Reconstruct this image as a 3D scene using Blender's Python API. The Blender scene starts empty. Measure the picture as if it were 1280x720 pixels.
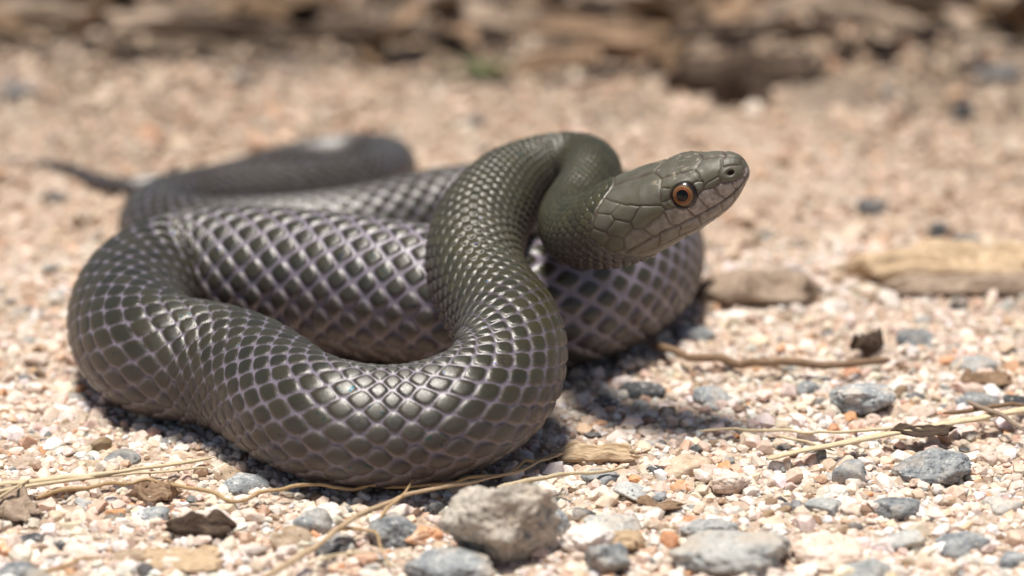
import bpy, bmesh, math, random
import numpy as np
from mathutils import Vector, Matrix, noise

random.seed(7); rng = np.random.default_rng(11)
R = math.radians
S = bpy.context.scene
COL = S.collection

# ------------------------------------------------------------------ camera, sky, sun, exposure
PITCH = R(19.0)
FPX = 640 / math.tan(R(10))                       # focal length in photo pixels (1280 wide)
CAM = np.array([0.0, -0.4158, 0.1746])
cam = bpy.data.objects.new('camera', bpy.data.cameras.new('camera'))
COL.objects.link(cam); S.camera = cam
cam.location = CAM; cam.rotation_euler = (R(90) - PITCH, 0, 0)
cam.data.sensor_width = 36; cam.data.lens = 18 / math.tan(R(10))
cam.data.clip_start = 0.01; cam.data.clip_end = 300
cam.data.dof.use_dof = True; cam.data.dof.focus_distance = 0.4525; cam.data.dof.aperture_fstop = 11.0

SUN_DIR = Vector((-0.10, 0.02, 0.99)).normalized()    # towards the sun
S.world = bpy.data.worlds.new('World'); S.world.use_nodes = True
wn = S.world.node_tree; wn.nodes.clear()
wo = wn.nodes.new('ShaderNodeOutputWorld'); wb = wn.nodes.new('ShaderNodeBackground'); sky = wn.nodes.new('ShaderNodeTexSky')
sky.sky_type = 'NISHITA'; sky.sun_disc = False; sky.dust_density = 2.0; sky.ozone_density = 0.6; sky.air_density = 0.9
sky.sun_elevation = math.asin(SUN_DIR.z); sky.sun_rotation = math.atan2(SUN_DIR.x, SUN_DIR.y)
wb.inputs[1].default_value = 0.065
wn.links.new(sky.outputs[0], wb.inputs[0]); wn.links.new(wb.outputs[0], wo.inputs[0])
sun = bpy.data.objects.new('sun', bpy.data.lights.new('sun', 'SUN')); COL.objects.link(sun)
sun.data.energy = 5.0; sun.data.angle = R(13); sun.data.color = (1.0, 0.94, 0.86)
sun.rotation_euler = SUN_DIR.to_track_quat('Z', 'Y').to_euler()
S.view_settings.view_transform = 'Standard'; S.view_settings.look = 'None'
S.view_settings.exposure = 0.2; S.view_settings.gamma = 1
S.cycles.use_denoising = True
S.cycles.max_bounces = 6; S.cycles.caustics_reflective = False; S.cycles.caustics_refractive = False

# ------------------------------------------------------------------ helpers
FWD = np.array([0, math.cos(PITCH), -math.sin(PITCH)]); UP = np.array([0, math.sin(PITCH), math.cos(PITCH)]); RT = np.array([1.0, 0, 0])
def ray(u, v): return FWD + RT * ((u - 640) / FPX) - UP * ((v - 360) / FPX)
def at(u, v, z=0.0):                               # survey of the photograph: point at height z
    d = ray(u, v); t = (z - CAM[2]) / d[2]; return CAM + d * t
def at_y(u, v, y):                                 # point in the upright plane at depth y
    d = ray(u, v); t = (y - CAM[1]) / d[1]; return CAM + d * t
def depth(p): return float((np.asarray(p) - CAM) @ FWD)
def px(p): return depth(p) / FPX                   # metres per photo pixel at p

def tag(o, label=None, cat=None, group=None, kind=None):
    if label: o['label'] = label
    if cat: o['category'] = cat
    if group: o['group'] = group
    if kind: o['kind'] = kind
    return o
def link(name, me, mat=None, parent=None):
    o = bpy.data.objects.new(name, me); COL.objects.link(o)
    if mat is not None and me is not None and not me.materials: me.materials.append(mat)
    if parent is not None: o.parent = parent
    return o
def np_mesh(name, V, F, smooth=True):
    """V (n,3), F (m,k) with one k for all faces"""
    me = bpy.data.meshes.new(name)
    V = np.asarray(V, np.float32); F = np.asarray(F, np.int32); m, k = F.shape
    me.vertices.add(len(V)); me.vertices.foreach_set('co', V.ravel())
    me.loops.add(m * k); me.loops.foreach_set('vertex_index', F.ravel())
    me.polygons.add(m); me.polygons.foreach_set('loop_start', np.arange(0, m * k, k, dtype=np.int32))
    if smooth: me.polygons.foreach_set('use_smooth', np.ones(m, bool))
    else: me.polygons.foreach_set('use_smooth', np.zeros(m, bool))
    me.update(calc_edges=True)
    return me
def color_attr(me, name, A):
    a = me.attributes.new(name, 'FLOAT_COLOR', 'POINT'); a.data.foreach_set('color', np.asarray(A, np.float32).ravel())
def sstep(e0, e1, x):
    t = np.clip((x - e0) / (e1 - e0), 0, 1); return t * t * (3 - 2 * t)

# value noise in numpy
_perm = rng.random((64, 64, 64)).astype(np.float32)
def vnoise(P):
    P = np.asarray(P, np.float64); I = np.floor(P).astype(int); f = P - I; f = f * f * (3 - 2 * f)
    I &= 63; J = (I + 1) & 63
    def g(a, b, c): return _perm[a, b, c]
    x0, y0, z0 = I[:, 0], I[:, 1], I[:, 2]; x1, y1, z1 = J[:, 0], J[:, 1], J[:, 2]
    fx, fy, fz = f[:, 0], f[:, 1], f[:, 2]
    a = g(x0, y0, z0) * (1 - fx) + g(x1, y0, z0) * fx; b = g(x0, y1, z0) * (1 - fx) + g(x1, y1, z0) * fx
    c = g(x0, y0, z1) * (1 - fx) + g(x1, y0, z1) * fx; d = g(x0, y1, z1) * (1 - fx) + g(x1, y1, z1) * fx
    return (a * (1 - fy) + b * fy) * (1 - fz) + (c * (1 - fy) + d * fy) * fz - 0.5

class NT:
    """small node-tree writer"""
    def __init__(s, name):
        s.m = bpy.data.materials.new(name); s.m.use_nodes = True; s.t = s.m.node_tree; s.t.nodes.clear()
        s.out = s.n('ShaderNodeOutputMaterial'); s.b = s.n('ShaderNodeBsdfPrincipled'); s.l(s.b.outputs[0], s.out.inputs[0])
    def n(s, typ, **kw):
        o = s.t.nodes.new(typ)
        for k, v in kw.items(): setattr(o, k, v)
        return o
    def l(s, a, b): s.t.links.new(a, b)
    def put(s, sock, v):
        if hasattr(v, 'is_output'): s.l(v, sock)
        else: sock.default_value = v
    def p(s, **kw):
        for k, v in kw.items(): s.put(s.b.inputs[k.replace('_', ' ')], v)
    def mix(s, f, a, b, typ='MIX'):
        o = s.n('ShaderNodeMix', data_type='RGBA', blend_type=typ)
        s.put(o.inputs[0], f); s.put(o.inputs[6], a); s.put(o.inputs[7], b); return o.outputs[2]
    def math(s, op, a, b=0.0, c=0.0, clamp=False):
        o = s.n('ShaderNodeMath', operation=op); o.use_clamp = clamp
        s.put(o.inputs[0], a); s.put(o.inputs[1], b); s.put(o.inputs[2], c); return o.outputs[0]
    def rng(s, x, a, b, c=0.0, d=1.0):
        o = s.n('ShaderNodeMapRange'); o.clamp = True
        for i, v in enumerate((x, a, b, c, d)): s.put(o.inputs[i], v)
        return o.outputs[0]
    def attr(s, name):
        o = s.n('ShaderNodeAttribute', attribute_name=name); q = s.n('ShaderNodeSeparateColor'); s.l(o.outputs['Color'], q.inputs[0])
        return o.outputs['Color'], q.outputs[0], q.outputs[1], q.outputs[2], o.outputs['Alpha']
    def noise(s, scale, detail=4.0, rough=0.55, vec=None, typ='obj', dist=0.0):
        if vec is None:
            c = s.n('ShaderNodeTexCoord'); vec = c.outputs['Object' if typ == 'obj' else 'Generated']
        o = s.n('ShaderNodeTexNoise'); s.l(vec, o.inputs['Vector'])
        o.inputs['Scale'].default_value = scale; o.inputs['Detail'].default_value = detail; o.inputs['Roughness'].default_value = rough
        o.inputs['Distortion'].default_value = dist
        return o.outputs[0]
    def bump(s, h, strength, dist):
        o = s.n('ShaderNodeBump'); o.inputs['Strength'].default_value = strength; o.inputs['Distance'].default_value = dist
        s.l(h, o.inputs['Height']); s.l(o.outputs[0], s.b.inputs['Normal'])
    def ramp(s, x, stops):
        o = s.n('ShaderNodeValToRGB'); s.l(x, o.inputs[0]); e = o.color_ramp.elements
        while len(e) > 1: e.remove(e[-1])
        e[0].position, e[0].color = stops[0][0], (*stops[0][1], 1)
        for q, c in stops[1:]:
            k = e.new(q); k.color = (*c, 1)
        return o.outputs[0]

# ------------------------------------------------------------------ the snake's materials
def snake_skin():
    m = NT('snake_skin')
    _, mask, rnd, lat, edge = m.attr('scale')
    _, seam, lab, pit, head = m.attr('head')
    _, gn, bel, wear, _ = m.attr('body')
    ol = m.mix(rnd, (0.030, 0.028, 0.010, 1), (0.052, 0.047, 0.018, 1))
    gr = m.mix(rnd, (0.021, 0.019, 0.010, 1), (0.037, 0.032, 0.017, 1))
    dorsal = m.mix(gn, gr, ol)
    side = m.mix(rnd, (0.032, 0.023, 0.021, 1), (0.050, 0.036, 0.032, 1))
    sc = m.mix(m.rng(lat, 0.42, 0.72), dorsal, side)
    sc = m.mix(m.math('MULTIPLY', edge, m.rng(lat, 0.35, 0.65, 0.12, 0.9)), sc, (0.17, 0.13, 0.12, 1))
    spot = m.noise(2600, 3, 0.6)
    sc = m.mix(0.5, sc, m.mix(spot, (0.55, 0.55, 0.55, 1), (1.4, 1.4, 1.4, 1)), 'MULTIPLY')
    skin = m.mix(gn, (0.21, 0.18, 0.225, 1), (0.028, 0.022, 0.014, 1))
    body = m.mix(mask, skin, sc)
    # head shields
    hn = m.noise(420, 5, 0.65)
    hc = m.mix(rnd, (0.062, 0.058, 0.033, 1), (0.108, 0.100, 0.064, 1))
    hc = m.mix(m.rng(hn, 0.35, 0.7), hc, (0.105, 0.098, 0.078, 1))
    lc = m.mix(m.rng(m.noise(900, 5, 0.7), 0.36, 0.66), (0.17, 0.135, 0.12, 1), (0.42, 0.38, 0.355, 1))
    hc = m.mix(lab, hc, lc)
    hc = m.mix(seam, hc, (0.055, 0.028, 0.017, 1))
    hc = m.mix(wear, hc, (0.36, 0.30, 0.21, 1))
    hc = m.mix(pit, hc, (0.035, 0.014, 0.010, 1))
    col = m.mix(head, body, hc)
    uv = m.n('ShaderNodeTangent', direction_type='UV_MAP', uv_map='UVMap')
    film = m.math('MULTIPLY', m.math('GREATER_THAN', rnd, 0.86), m.math('MULTIPLY', m.math('SUBTRACT', 1.0, head), m.math('MULTIPLY', m.math('GREATER_THAN', m.noise(1100, 1, 0.5), 0.64), m.rng(rnd, 0.86, 1.0, 320.0, 365.0))))
    m.p(Base_Color=col, Roughness=m.mix(head, m.rng(m.noise(1500, 2, 0.5), 0.3, 0.7, 0.33, 0.42), (0.50, 0.50, 0.50, 1)),
        Specular_IOR_Level=m.rng(head, 0, 1, 0.75, 0.5), Anisotropic=m.rng(head, 0, 1, 0.8, 0.15), Anisotropic_Rotation=0.25, Tangent=uv.outputs[0],
        Thin_Film_Thickness=film, Thin_Film_IOR=1.45)
    m.bump(m.noise(3600, 3, 0.7), 0.12, 0.0004)
    return m.m

# ------------------------------------------------------------------ the snake's course, head to tail
MM = 0.001
# (u, v, how, value, apparent radius): g = lies on the sand, y = depth in mm, z = height in mm
SPINE = [
    (916, 216.4, 'y', 21.5, 40), (870, 235, 'y', 23.5, 40), (820, 255, 'y', 25.5, 42), (772, 273, 'y', 28, 43),
    (733, 287, 'y', 32, 41), (712, 283, 'y', 39, 39), (716, 262, 'y', 47, 38), (737, 232, 'y', 55, 37), (737, 207, 'y', 63, 37),
    (698, 205, 'y', 68, 38), (650, 222, 'y', 64, 45), (613, 260, 'y', 53, 56), (592, 310, 'y', 42, 59), (603, 360, 'y', 33, 60),
    (631, 400, 'y', 23.5, 65), (639, 440, 'y', 14.5, 69), (618, 487, 'y', 6.5, 73), (565, 519, 'y', 0.8, 75),
    (500, 534, 'g', 0, 76), (430, 530, 'g', 0, 77), (368, 509, 'g', 0, 77), (318, 474, 'g', 0, 77), (262, 455, 'g', 0, 77),
    (202, 445, 'g', 0, 77), (168, 415, 'g', 0, 78), (172, 377, 'g', 0, 79), (215, 349, 'g', 0, 82), (300, 345, 'g', 0, 87),
    (420, 356, 'g', 0, 90), (540, 372, 'g', 0, 89), (650, 380, 'g', 0, 86), (730, 367, 'g', 0, 83), (785, 341, 'g', 0, 79),
    (804, 311, 'g', 0, 75), (782, 286, 'g', 0, 71), (700, 273, 'g', 0, 68), (580, 272, 'g', 0, 66), (450, 294, 'g', 0, 61),
    (330, 303, 'g', 0, 57), (238, 299, 'g', 0, 53), (197, 282, 'g', 0, 50), (226, 262, 'g', 0, 47), (310, 248, 'g', 0, 44),
    (400, 238, 'g', 0, 41), (462, 226, 'g', 0, 37), (490, 209, 'g', 0, 32), (468, 193, 'g', 0, 26), (390, 195, 'g', 0, 22),
    (300, 215, 'g', 0, 18), (220, 229, 'g', 0, 15), (150, 235, 'g', 0, 12), (95, 215, 'g', 0, 9), (40, 205, 'g', 0, 6), (-20, 203, 'g', 0, 2.5)]
def spine_points():
    pts, rad = [], []
    for u, v, how, val, rp in SPINE:
        if how == 'y':
            p = at_y(u, v, val * MM); r = rp * px(p)
        elif how == 'z':
            p = at(u, v, val * MM); r = rp * px(p)
        else:
            r = rp * 0.125 * MM
            for _ in range(6):
                p = at(u, v, r * 0.97 - 0.0002); r = rp * px(p)
        pts.append(p); rad.append(r)
    return np.array(pts), np.array(rad)
def natural_spline(t, Y, tq):
    n = len(t); h = np.diff(t); A = np.zeros((n, n)); B = np.zeros((n, Y.shape[1])); A[0, 0] = A[-1, -1] = 1
    for i in range(1, n - 1):
        A[i, i-1] = h[i-1]; A[i, i] = 2 * (h[i-1] + h[i]); A[i, i+1] = h[i]
        B[i] = 6 * ((Y[i+1] - Y[i]) / h[i] - (Y[i] - Y[i-1]) / h[i-1])
    M = np.linalg.solve(A, B)
    k = np.clip(np.searchsorted(t, tq) - 1, 0, n - 2); a = (t[k+1] - tq)[:, None]; b = (tq - t[k])[:, None]; hk = h[k][:, None]
    return M[k] * a**3 / (6*hk) + M[k+1] * b**3 / (6*hk) + (Y[k]/hk - M[k]*hk/6) * a + (Y[k+1]/hk - M[k+1]*hk/6) * b
def gsmooth(A, sig):
    w = int(sig * 3) + 1; k = np.exp(-0.5 * (np.arange(-w, w + 1) / sig) ** 2); k /= k.sum()
    Ap = np.concatenate([2 * A[:1] - A[w:0:-1], A, 2 * A[-1:] - A[-2:-w-2:-1]])
    return np.stack([np.convolve(Ap[:, i], k, 'valid') for i in range(A.shape[1])], 1)

U = 0.124 * MM                                      # one photo pixel at the head
PTS, RAD = spine_points()
tip = PTS[0] + (PTS[0] - PTS[1]) / np.linalg.norm(PTS[0] - PTS[1]) * 22 * U     # tip of the snout
PTS = np.vstack([tip, PTS]); RAD = np.concatenate([[40 * U], RAD])
tc = np.concatenate([[0], np.cumsum(np.linalg.norm(np.diff(PTS, axis=0), axis=1) ** 0.9)])
tq = np.linspace(0, tc[-1], 9000)
C = natural_spline(tc, np.column_stack([PTS]), tq)
RR = np.interp(tq, tc, RAD)
s = np.concatenate([[0], np.cumsum(np.linalg.norm(np.diff(C, axis=0), axis=1))])
sq = np.linspace(0, s[-1], 12000); C = np.stack([np.interp(sq, s, C[:, i]) for i in range(3)], 1); RR = np.interp(sq, s, RR)
ds0 = sq[1]
C = gsmooth(C, 2.9 * MM / ds0); RR = gsmooth(RR[:, None], 6 * MM / ds0)[:, 0]
s = np.concatenate([[0], np.cumsum(np.linalg.norm(np.diff(C, axis=0), axis=1))]); LEN = s[-1]
# ring stations: fine at the head, coarse in the hidden and blurred coils
st = [0.0]
while st[-1] < LEN:
    x = st[-1]; d = x / U
    st.append(x + (0.35 * U if d < 8 else 0.9 * U if d < 300 else 1.8 * U if d < 2850 else 4.5 * U))
st = np.array(st[:-1] + [LEN]); NR = len(st)
def ev(A): return np.stack([np.interp(st, s, A[:, i]) for i in range(A.shape[1])], 1)
T = np.gradient(C, axis=0); T /= np.linalg.norm(T, axis=1)[:, None]; T = gsmooth(T, 1.5 * MM / ds0)
CR = ev(C); TR = ev(T); TR /= np.linalg.norm(TR, axis=1)[:, None]
rr = np.interp(st, s, RR); d_px = st / U
NRM = np.array([0, 0, 1.0]) - TR * TR[:, 2:3]; NRM /= np.linalg.norm(NRM, axis=1)[:, None]
BIN = np.cross(TR, NRM)                             # TR runs towards the tail
roll = (R(18) * sstep(480, 230, d_px))[:, None]     # the head is turned a little on its side
NRM, BIN = NRM * np.cos(roll) - BIN * np.sin(roll), BIN * np.cos(roll) + NRM * np.sin(roll)

# head profile, in photo pixels from the tip of the snout
HD = np.array([0, 1.5, 4, 8, 14, 25, 40, 60, 90, 130, 170, 205, 235, 270, 310, 340.])
HW = np.array([0.5, 8, 14, 19, 24, 30, 35.5, 42, 50, 57, 62, 61, 55, 47, 41, 38.])     # half width
HU = np.array([0.5, 9, 15, 20, 24.5, 29, 33, 37.5, 42.5, 45, 46, 46, 44, 41, 39.5, 38.])  # above the axis
HL = np.array([0.5, 7, 11, 15, 20, 28, 36, 42, 48, 52, 56, 54, 49, 44, 40, 38.])       # below the axis
blend = sstep(330, 290, d_px)[:, None][:, 0]
hw = np.interp(d_px, HD, HW) * U * blend + rr * (1 - blend)
hu = np.interp(d_px, HD, HU) * U * blend + rr * (1 - blend)
hl = np.interp(d_px, HD, HL) * U * blend + rr * 0.97 * (1 - blend)
NS = 240
ph = np.linspace(-math.pi, math.pi, NS, endpoint=False)
CO, SI = np.cos(ph)[None, :], np.sin(ph)[None, :]
ex = 2.0 + 0.5 * sstep(8, 40, d_px) * sstep(300, 200, d_px)
e = (2 / ex)[:, None]
spow = lambda a, q: np.sign(a) * np.abs(a) ** q
X = spow(SI, e) * hw[:, None]
Z = np.where(CO > 0, spow(CO, e) * hu[:, None], spow(CO, np.minimum(e, 0.9)) * hl[:, None])
rl = np.sqrt(X**2 + Z**2)
# on the sand the belly is flattened a little
# ---- scales
ratio = np.interp(d_px, [0, 420, 823, 1000, 1150, 1500, 2100, 2700, 6000], [0.28, 0.27, 0.265, 0.38, 0.485, 0.47, 0.43, 0.40, 0.40])
tl = np.concatenate([[0], np.cumsum(np.diff(st) / (ratio * rr)[1:])])
DMAX = R(146); DK = 2 * DMAX / 27
phi = np.broadcast_to(ph[None, :], (NR, NS)); kk = phi / DK
tt = np.broadcast_to(tl[:, None], (NR, NS)) + 0.012 * vnoise(np.stack([np.broadcast_to(tl[:, None], (NR, NS)).ravel() * 1.3, kk.ravel() * .9, np.zeros(NR * NS)], 1)).reshape(NR, NS) * 6
gap = np.interp(d_px, [0, 880, 1040, 1450, 1560, 1900, 2080, 2300, 2450, 2800, 2950], [-0.02, -0.01, 0.02, 0.02, -0.03, -0.03, 0.05, 0.13, 0.17, 0.17, -0.02])[:, None]
PQ = (ratio**2)[:, None]; WQ = DK**2; cA = PQ / (PQ / 4 + WQ); cB = 2 * WQ / (PQ / 4 + WQ)
mask = np.zeros((NR, NS)); hgt = np.zeros((NR, NS)); rid = np.full((NR, NS), 0.5); edg = np.zeros((NR, NS)); best = np.full((NR, NS), 1e9)
latk = np.abs(kk) / 13.5
low = sstep(0.62, 0.92, latk)
F_ = (1 - gap) * (1 - low) + 1.04 * low
k0 = np.round(kk)
NX = np.interp(gap, [0.02, 0.14], [3.2, 2.2]); NK = (1 + 0.54 ** NX + 0.53 ** NX) ** (-1 / NX)   # squarer or rounder scales
for dk in (-1, 0, 1):
    kc = np.clip(k0 + dk, -13, 13); off = 0.5 * (np.mod(kc, 2))
    j0 = np.floor(tt - off)
    for dj in (-1, 0, 1, 2):
        tcen = j0 + dj + off
        a = tt - tcen; b = kk - kc
        hsh = np.mod(np.sin(tcen * 12.9898 + kc * 78.233) * 43758.5453, 1.0)
        f2 = F_ * (0.97 + 0.06 * hsh); A2 = 0.45 * f2; aa, ab = np.abs(a) / f2, np.abs(b) / f2
        dd = ((cA * aa + cB * ab) ** NX + (ab / 0.92) ** NX + (aa / 0.47) ** NX) ** (1 / NX) * NK
        # blunter front, rounded back
        ok = (dd < 1.0) & (tcen < best) & (np.abs(kc) <= 13)
        q = np.clip((a / A2 + 1) / 2, 0, 1)
        h = (0.55 + 0.40 * q) * (1 - dd ** 8) + 0.22 * (1 - dd ** 2)
        hgt = np.where(ok, h, hgt); rid = np.where(ok, hsh, rid); best = np.where(ok, tcen, best)
        mask = np.where(ok, sstep(1.0, 0.93, dd), mask)
        edg = np.where(ok, sstep(0.66, 0.95, dd) * sstep(0.25, 0.7, q), edg)
# belly plates: one broad plate per row
ven = np.abs(phi) > DMAX
fr = np.mod(tt, 1.0)
hv = 0.35 + 0.65 * fr
hgt = np.where(ven, hv, hgt); mask = np.where(ven, 1.0, mask); edg = np.where(ven, sstep(0.8, 0.97, fr), edg)
lat = np.where(ven, 1.0, latk)
HS = 0.028 * np.interp(d_px, [0, 300, 700, 1000, 1150], [1.7, 1.7, 1.6, 1.3, 1.05])
headm = np.zeros((NR, NS)); seam = np.zeros((NR, NS)); lab = np.zeros((NR, NS)); pit = np.zeros((NR, NS)); hdisp = np.zeros((NR, NS)); wearA = np.zeros((NR, NS)); hr = np.zeros((NR, NS))

# ---- head shields: seams as (pixels behind the snout, degrees from the crown), alike on both sides
SEAMS = [
 [(2, 128), (8, 124), (17, 119), (28.7, 114), (43, 108.5), (61, 106), (76, 104), (91, 102), (104, 101), (121, 100), (138.5, 101), (160, 104), (176, 108)],   # mouth
 [(3.4, 0), (3.1, 18), (1.8, 50), (2.8, 86), (6.3, 94), (6, 124)],
 [(6, 94), (18.8, 85), (29.6, 77), (38.6, 78.5), (52, 74.5), (61, 76)],
 [(92.6, 79), (105, 76), (112.4, 79), (125, 83), (141, 88.5), (153, 83), (167, 90), (175.4, 102), (189.8, 101)],
 [(19.2, 84.4), (18.8, 118)], [(39.5, 79), (35.9, 112)], [(62, 78), (58.4, 106)], [(82, 86), (79.5, 104)], [(108.8, 80), (108.8, 93), (103.4, 101)], [(141, 88.6), (134, 101)],
 [(18, 0), (21.5, 11.3), (22.4, 39.4), (28.7, 58), (29.6, 76)], [(22.4, 39.4), (10.7, 40.8), (2.4, 38)],
 [(29.6, 60.5), (45.8, 64.7), (51.2, 69), (52.1, 74.5)],
 [(47, 0), (48.5, 6), (55.7, 22.5), (51.2, 38), (49.4, 59), (52.1, 73)], [(62, 53.4), (53, 52), (49.4, 59)], [(61, 74.5), (52, 73)],
 [(55.7, 22.5), (66.5, 22), (82, 19.5), (95, 18), (101, 18.3)], [(101, 18.3), (101.6, 35.2), (106, 53.4), (108, 67.5), (104.3, 77)],
 [(101, 18.3), (107, 8), (113, 0)], [(101.6, 36.6), (89, 45)], [(105.2, 62), (94.4, 63.3)],
 [(108, 67.5), (122, 59), (136, 52), (158, 36.6), (179, 18.3)], [(179, 18.3), (175.4, 7), (171.8, 0)], [(171.8, 0), (113, 0.0)], [(47, 0), (18, 0)], [(18, 0), (3.4, 0)],
 [(133, 54.8), (151, 73), (152, 82)], [(158, 36.6), (169, 50.6), (167.3, 60.5), (151, 73)], [(179, 18.3), (188, 42.2), (169, 50.6)],
 [(188, 42.2), (194.3, 64.7), (181.7, 76), (167.3, 61.9)], [(181.7, 76), (181.7, 81.6), (168, 90)], [(194.3, 64.7), (204, 79), (193.4, 93), (180, 86)], [(193.4, 93), (189.8, 101)],
 [(75.5, 106), (80, 128)], [(99.8, 102), (112, 124)], [(43, 110), (48.5, 136)], [(23.3, 118), (30.5, 142)], [(128, 101), (140, 122)],
 [(12, 150), (30, 142), (48, 136), (80, 128), (112, 124), (140, 122), (166, 118)], [(12, 180), (90, 180)], [(60, 180), (66, 150), (62, 132)], [(100, 180), (110, 150), (104, 126)],
 [(171.8, 0), (179, 18.3), (189.8, 41), (194.3, 64.7), (204, 79), (193.4, 93), (189.8, 101), (170, 125), (140, 180)]]
REAR_P = [0, 18, 41, 65, 79, 93, 101, 125, 180]; REAR_D = [172, 179, 190, 194.3, 204, 193.4, 189.8, 170, 140]
hi = np.where(d_px < 215)[0]; D1 = np.broadcast_to(d_px[hi, None], (len(hi), NS)); P1 = np.abs(np.broadcast_to(np.degrees(ph)[None, :], (len(hi), NS)))
rpx = rl[hi] / U; k1 = rpx * math.pi / 180
dist = np.full(D1.shape, 1e9)
wob = vnoise(np.stack([D1.ravel() * 0.16, P1.ravel() * 0.12, np.zeros(D1.size)], 1)).reshape(D1.shape)
wob2 = vnoise(np.stack([D1.ravel() * 0.16 + 31, P1.ravel() * 0.12, np.zeros(D1.size) + 9], 1)).reshape(D1.shape)
Dw = D1 + 2.2 * wob; Pw = P1 + 2.2 * wob2
mouth = None
for n_, Ls in enumerate(SEAMS):
    for (da, pa), (db, pb) in zip(Ls[:-1], Ls[1:]):
        ax_, ay_ = Dw - da, (Pw - pa) * k1; bx_, by_ = (db - da) + 0 * Dw, (pb - pa) * k1
        t_ = np.clip((ax_ * bx_ + ay_ * by_) / (bx_**2 + by_**2 + 1e-9), 0, 1)
        q_ = np.hypot(ax_ - t_ * bx_, ay_ - t_ * by_)
        dist = np.minimum(dist, q_)
        if n_ == 0: mouth = q_ if mouth is None else np.minimum(mouth, q_)
hm = D1 < np.interp(P1, REAR_P, REAR_D)
lt = np.interp(D1, [0, 6, 18.8, 29.6, 52, 61, 70, 85, 92.6, 105, 125, 141, 153, 167, 176, 200], [60, 92, 85, 77, 75, 78, 88, 88, 80, 76, 83, 88, 85, 90, 100, 108])
labm = sstep(-1.2, 1.2, (Pw - lt) * k1) * np.interp(D1, [0, 80, 105, 140, 190], [0.85, 0.78, 0.42, 0.30, 0.22]) * np.interp(P1, [0, 102, 112, 140], [1, 1, 0.55, 0.65])
EYE_D, EYE_P = 77.3, 66.0
wn_ = vnoise(np.stack([D1.ravel() * 0.17 + 3, P1.ravel() * 0.20, np.zeros(D1.size) + 21], 1)).reshape(D1.shape) + 0.5 * vnoise(np.stack([D1.ravel() * 0.5, P1.ravel() * 0.5, np.zeros(D1.size) + 2], 1)).reshape(D1.shape)
wearA[hi] = 0.6 * sstep(0.36, 0.44, wn_ + 0.16 * np.exp(-((D1 - 78) / 22) ** 2 - ((P1 - 20) / 9) ** 2)) * sstep(30, 45, D1) * sstep(120, 104, D1) * sstep(44, 36, P1)
er = np.hypot(D1 - EYE_D, (P1 - EYE_P) * k1)
noz = np.hypot((D1 - 15.5) / 1.15, (P1 - 61) * k1)
dg = -1.25 * np.exp(-(dist / 1.25) ** 2) + 0.7 * (1 - np.exp(-dist / 5)) - 1.6 * np.exp(-(mouth / 1.7) ** 2)
dg += 2.6 * np.exp(-((D1 - 80) / 24) ** 2 - (((P1 - 42) * k1) / 9) ** 2)                 # brow
dg -= 3.4 * sstep(19, 14, er); dg += 1.2 * np.exp(-((er - 20) / 3.0) ** 2)
dg += 1.6 * np.exp(-((noz - 6) / 3) ** 2) - 5.5 * sstep(4.4, 1.6, noz)
dg += 1.0 * vnoise(np.stack([D1.ravel() * 0.09, P1.ravel() * 0.06, np.zeros(D1.size) + 4], 1)).reshape(D1.shape)
dg *= sstep(0.2, 5, D1)
hgt[hi] *= np.where(hm, 1, sstep(-1, 9, D1 - np.interp(P1, REAR_P, REAR_D))) * 1.0
headm[hi] = hm; hdisp[hi] = np.where(hm, dg, 0.5 * sstep(9, -1, D1 - np.interp(P1, REAR_P, REAR_D)) - 1.1 * np.exp(-(dist / 1.3) ** 2))
seam[hi] = np.maximum(np.exp(-(dist / 1.2) ** 2) * 0.95, sstep(18.6, 16.5, er)); seam[hi] *= sstep(0.3, 3, D1)
seam[hi] *= 0.55 + 0.9 * np.clip(wob + 0.5, 0, 1) * 0.5
lab[hi] = labm; pit[hi] = np.maximum(sstep(4.0, 2.4, noz), sstep(16.8, 15.6, er) * 0.8)
hr[hi] = np.clip(0.5 + 1.0 * vnoise(np.stack([D1.ravel() * 0.04, P1.ravel() * 0.035, np.zeros(D1.size) + 2], 1)).reshape(D1.shape), 0, 1)


disp = np.where(headm > 0.5, 0, hgt * (HS * rr)[:, None] * (1 + 1.0 * sstep(0.45, 0.8, latk))) + hdisp * U
# displace along the ring normal
nx = SI * hu[:, None]; nz = CO * hw[:, None]; nl = np.sqrt(nx**2 + nz**2) + 1e-12
X2 = X + nx / nl * disp; Z2 = Z + nz / nl * disp
V = CR[:, None, :] + BIN[:, None, :] * X2[..., None] + NRM[:, None, :] * Z2[..., None]
VB = CR[:, None, :] + BIN[:, None, :] * X[..., None] + NRM[:, None, :] * Z[..., None]
V = V.reshape(-1, 3)
# coils that lie on the sand spread where they press on it
V[:, 2] = np.where((V[:, 2] < 0.0015), 0.0015 - (0.0015 - V[:, 2]) * 0.55, V[:, 2])
i0 = np.arange(NR - 1)[:, None] * NS; j = np.arange(NS)[None, :]; j1 = (j + 1) % NS
F = np.stack([i0 + j, i0 + NS + j, i0 + NS + j1, i0 + j1], -1).reshape(-1, 4)
snake = tag(bpy.data.objects.new('snake', None), 'dark olive grey snake coiled on the sand with its head raised', 'snake'); COL.objects.link(snake)
snake.location = (0, 0, 0)
me = np_mesh('snake_body', V, F)
uvl = me.uv_layers.new(name='UVMap')
vi = (np.broadcast_to(j, (NR - 1, NS))); v0 = vi / NS; v1 = (vi + 1) / NS
u0 = np.broadcast_to(st[:-1, None] * 20, (NR - 1, NS)); u1 = np.broadcast_to(st[1:, None] * 20, (NR - 1, NS))
UVA = np.stack([np.stack([u0, v0], -1), np.stack([u1, v0], -1), np.stack([u1, v1], -1), np.stack([u0, v1], -1)], 2)
uvl.data.foreach_set('uv', UVA.reshape(-1).astype(np.float32))
rid2 = np.where(headm > 0.5, hr, rid)
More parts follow.
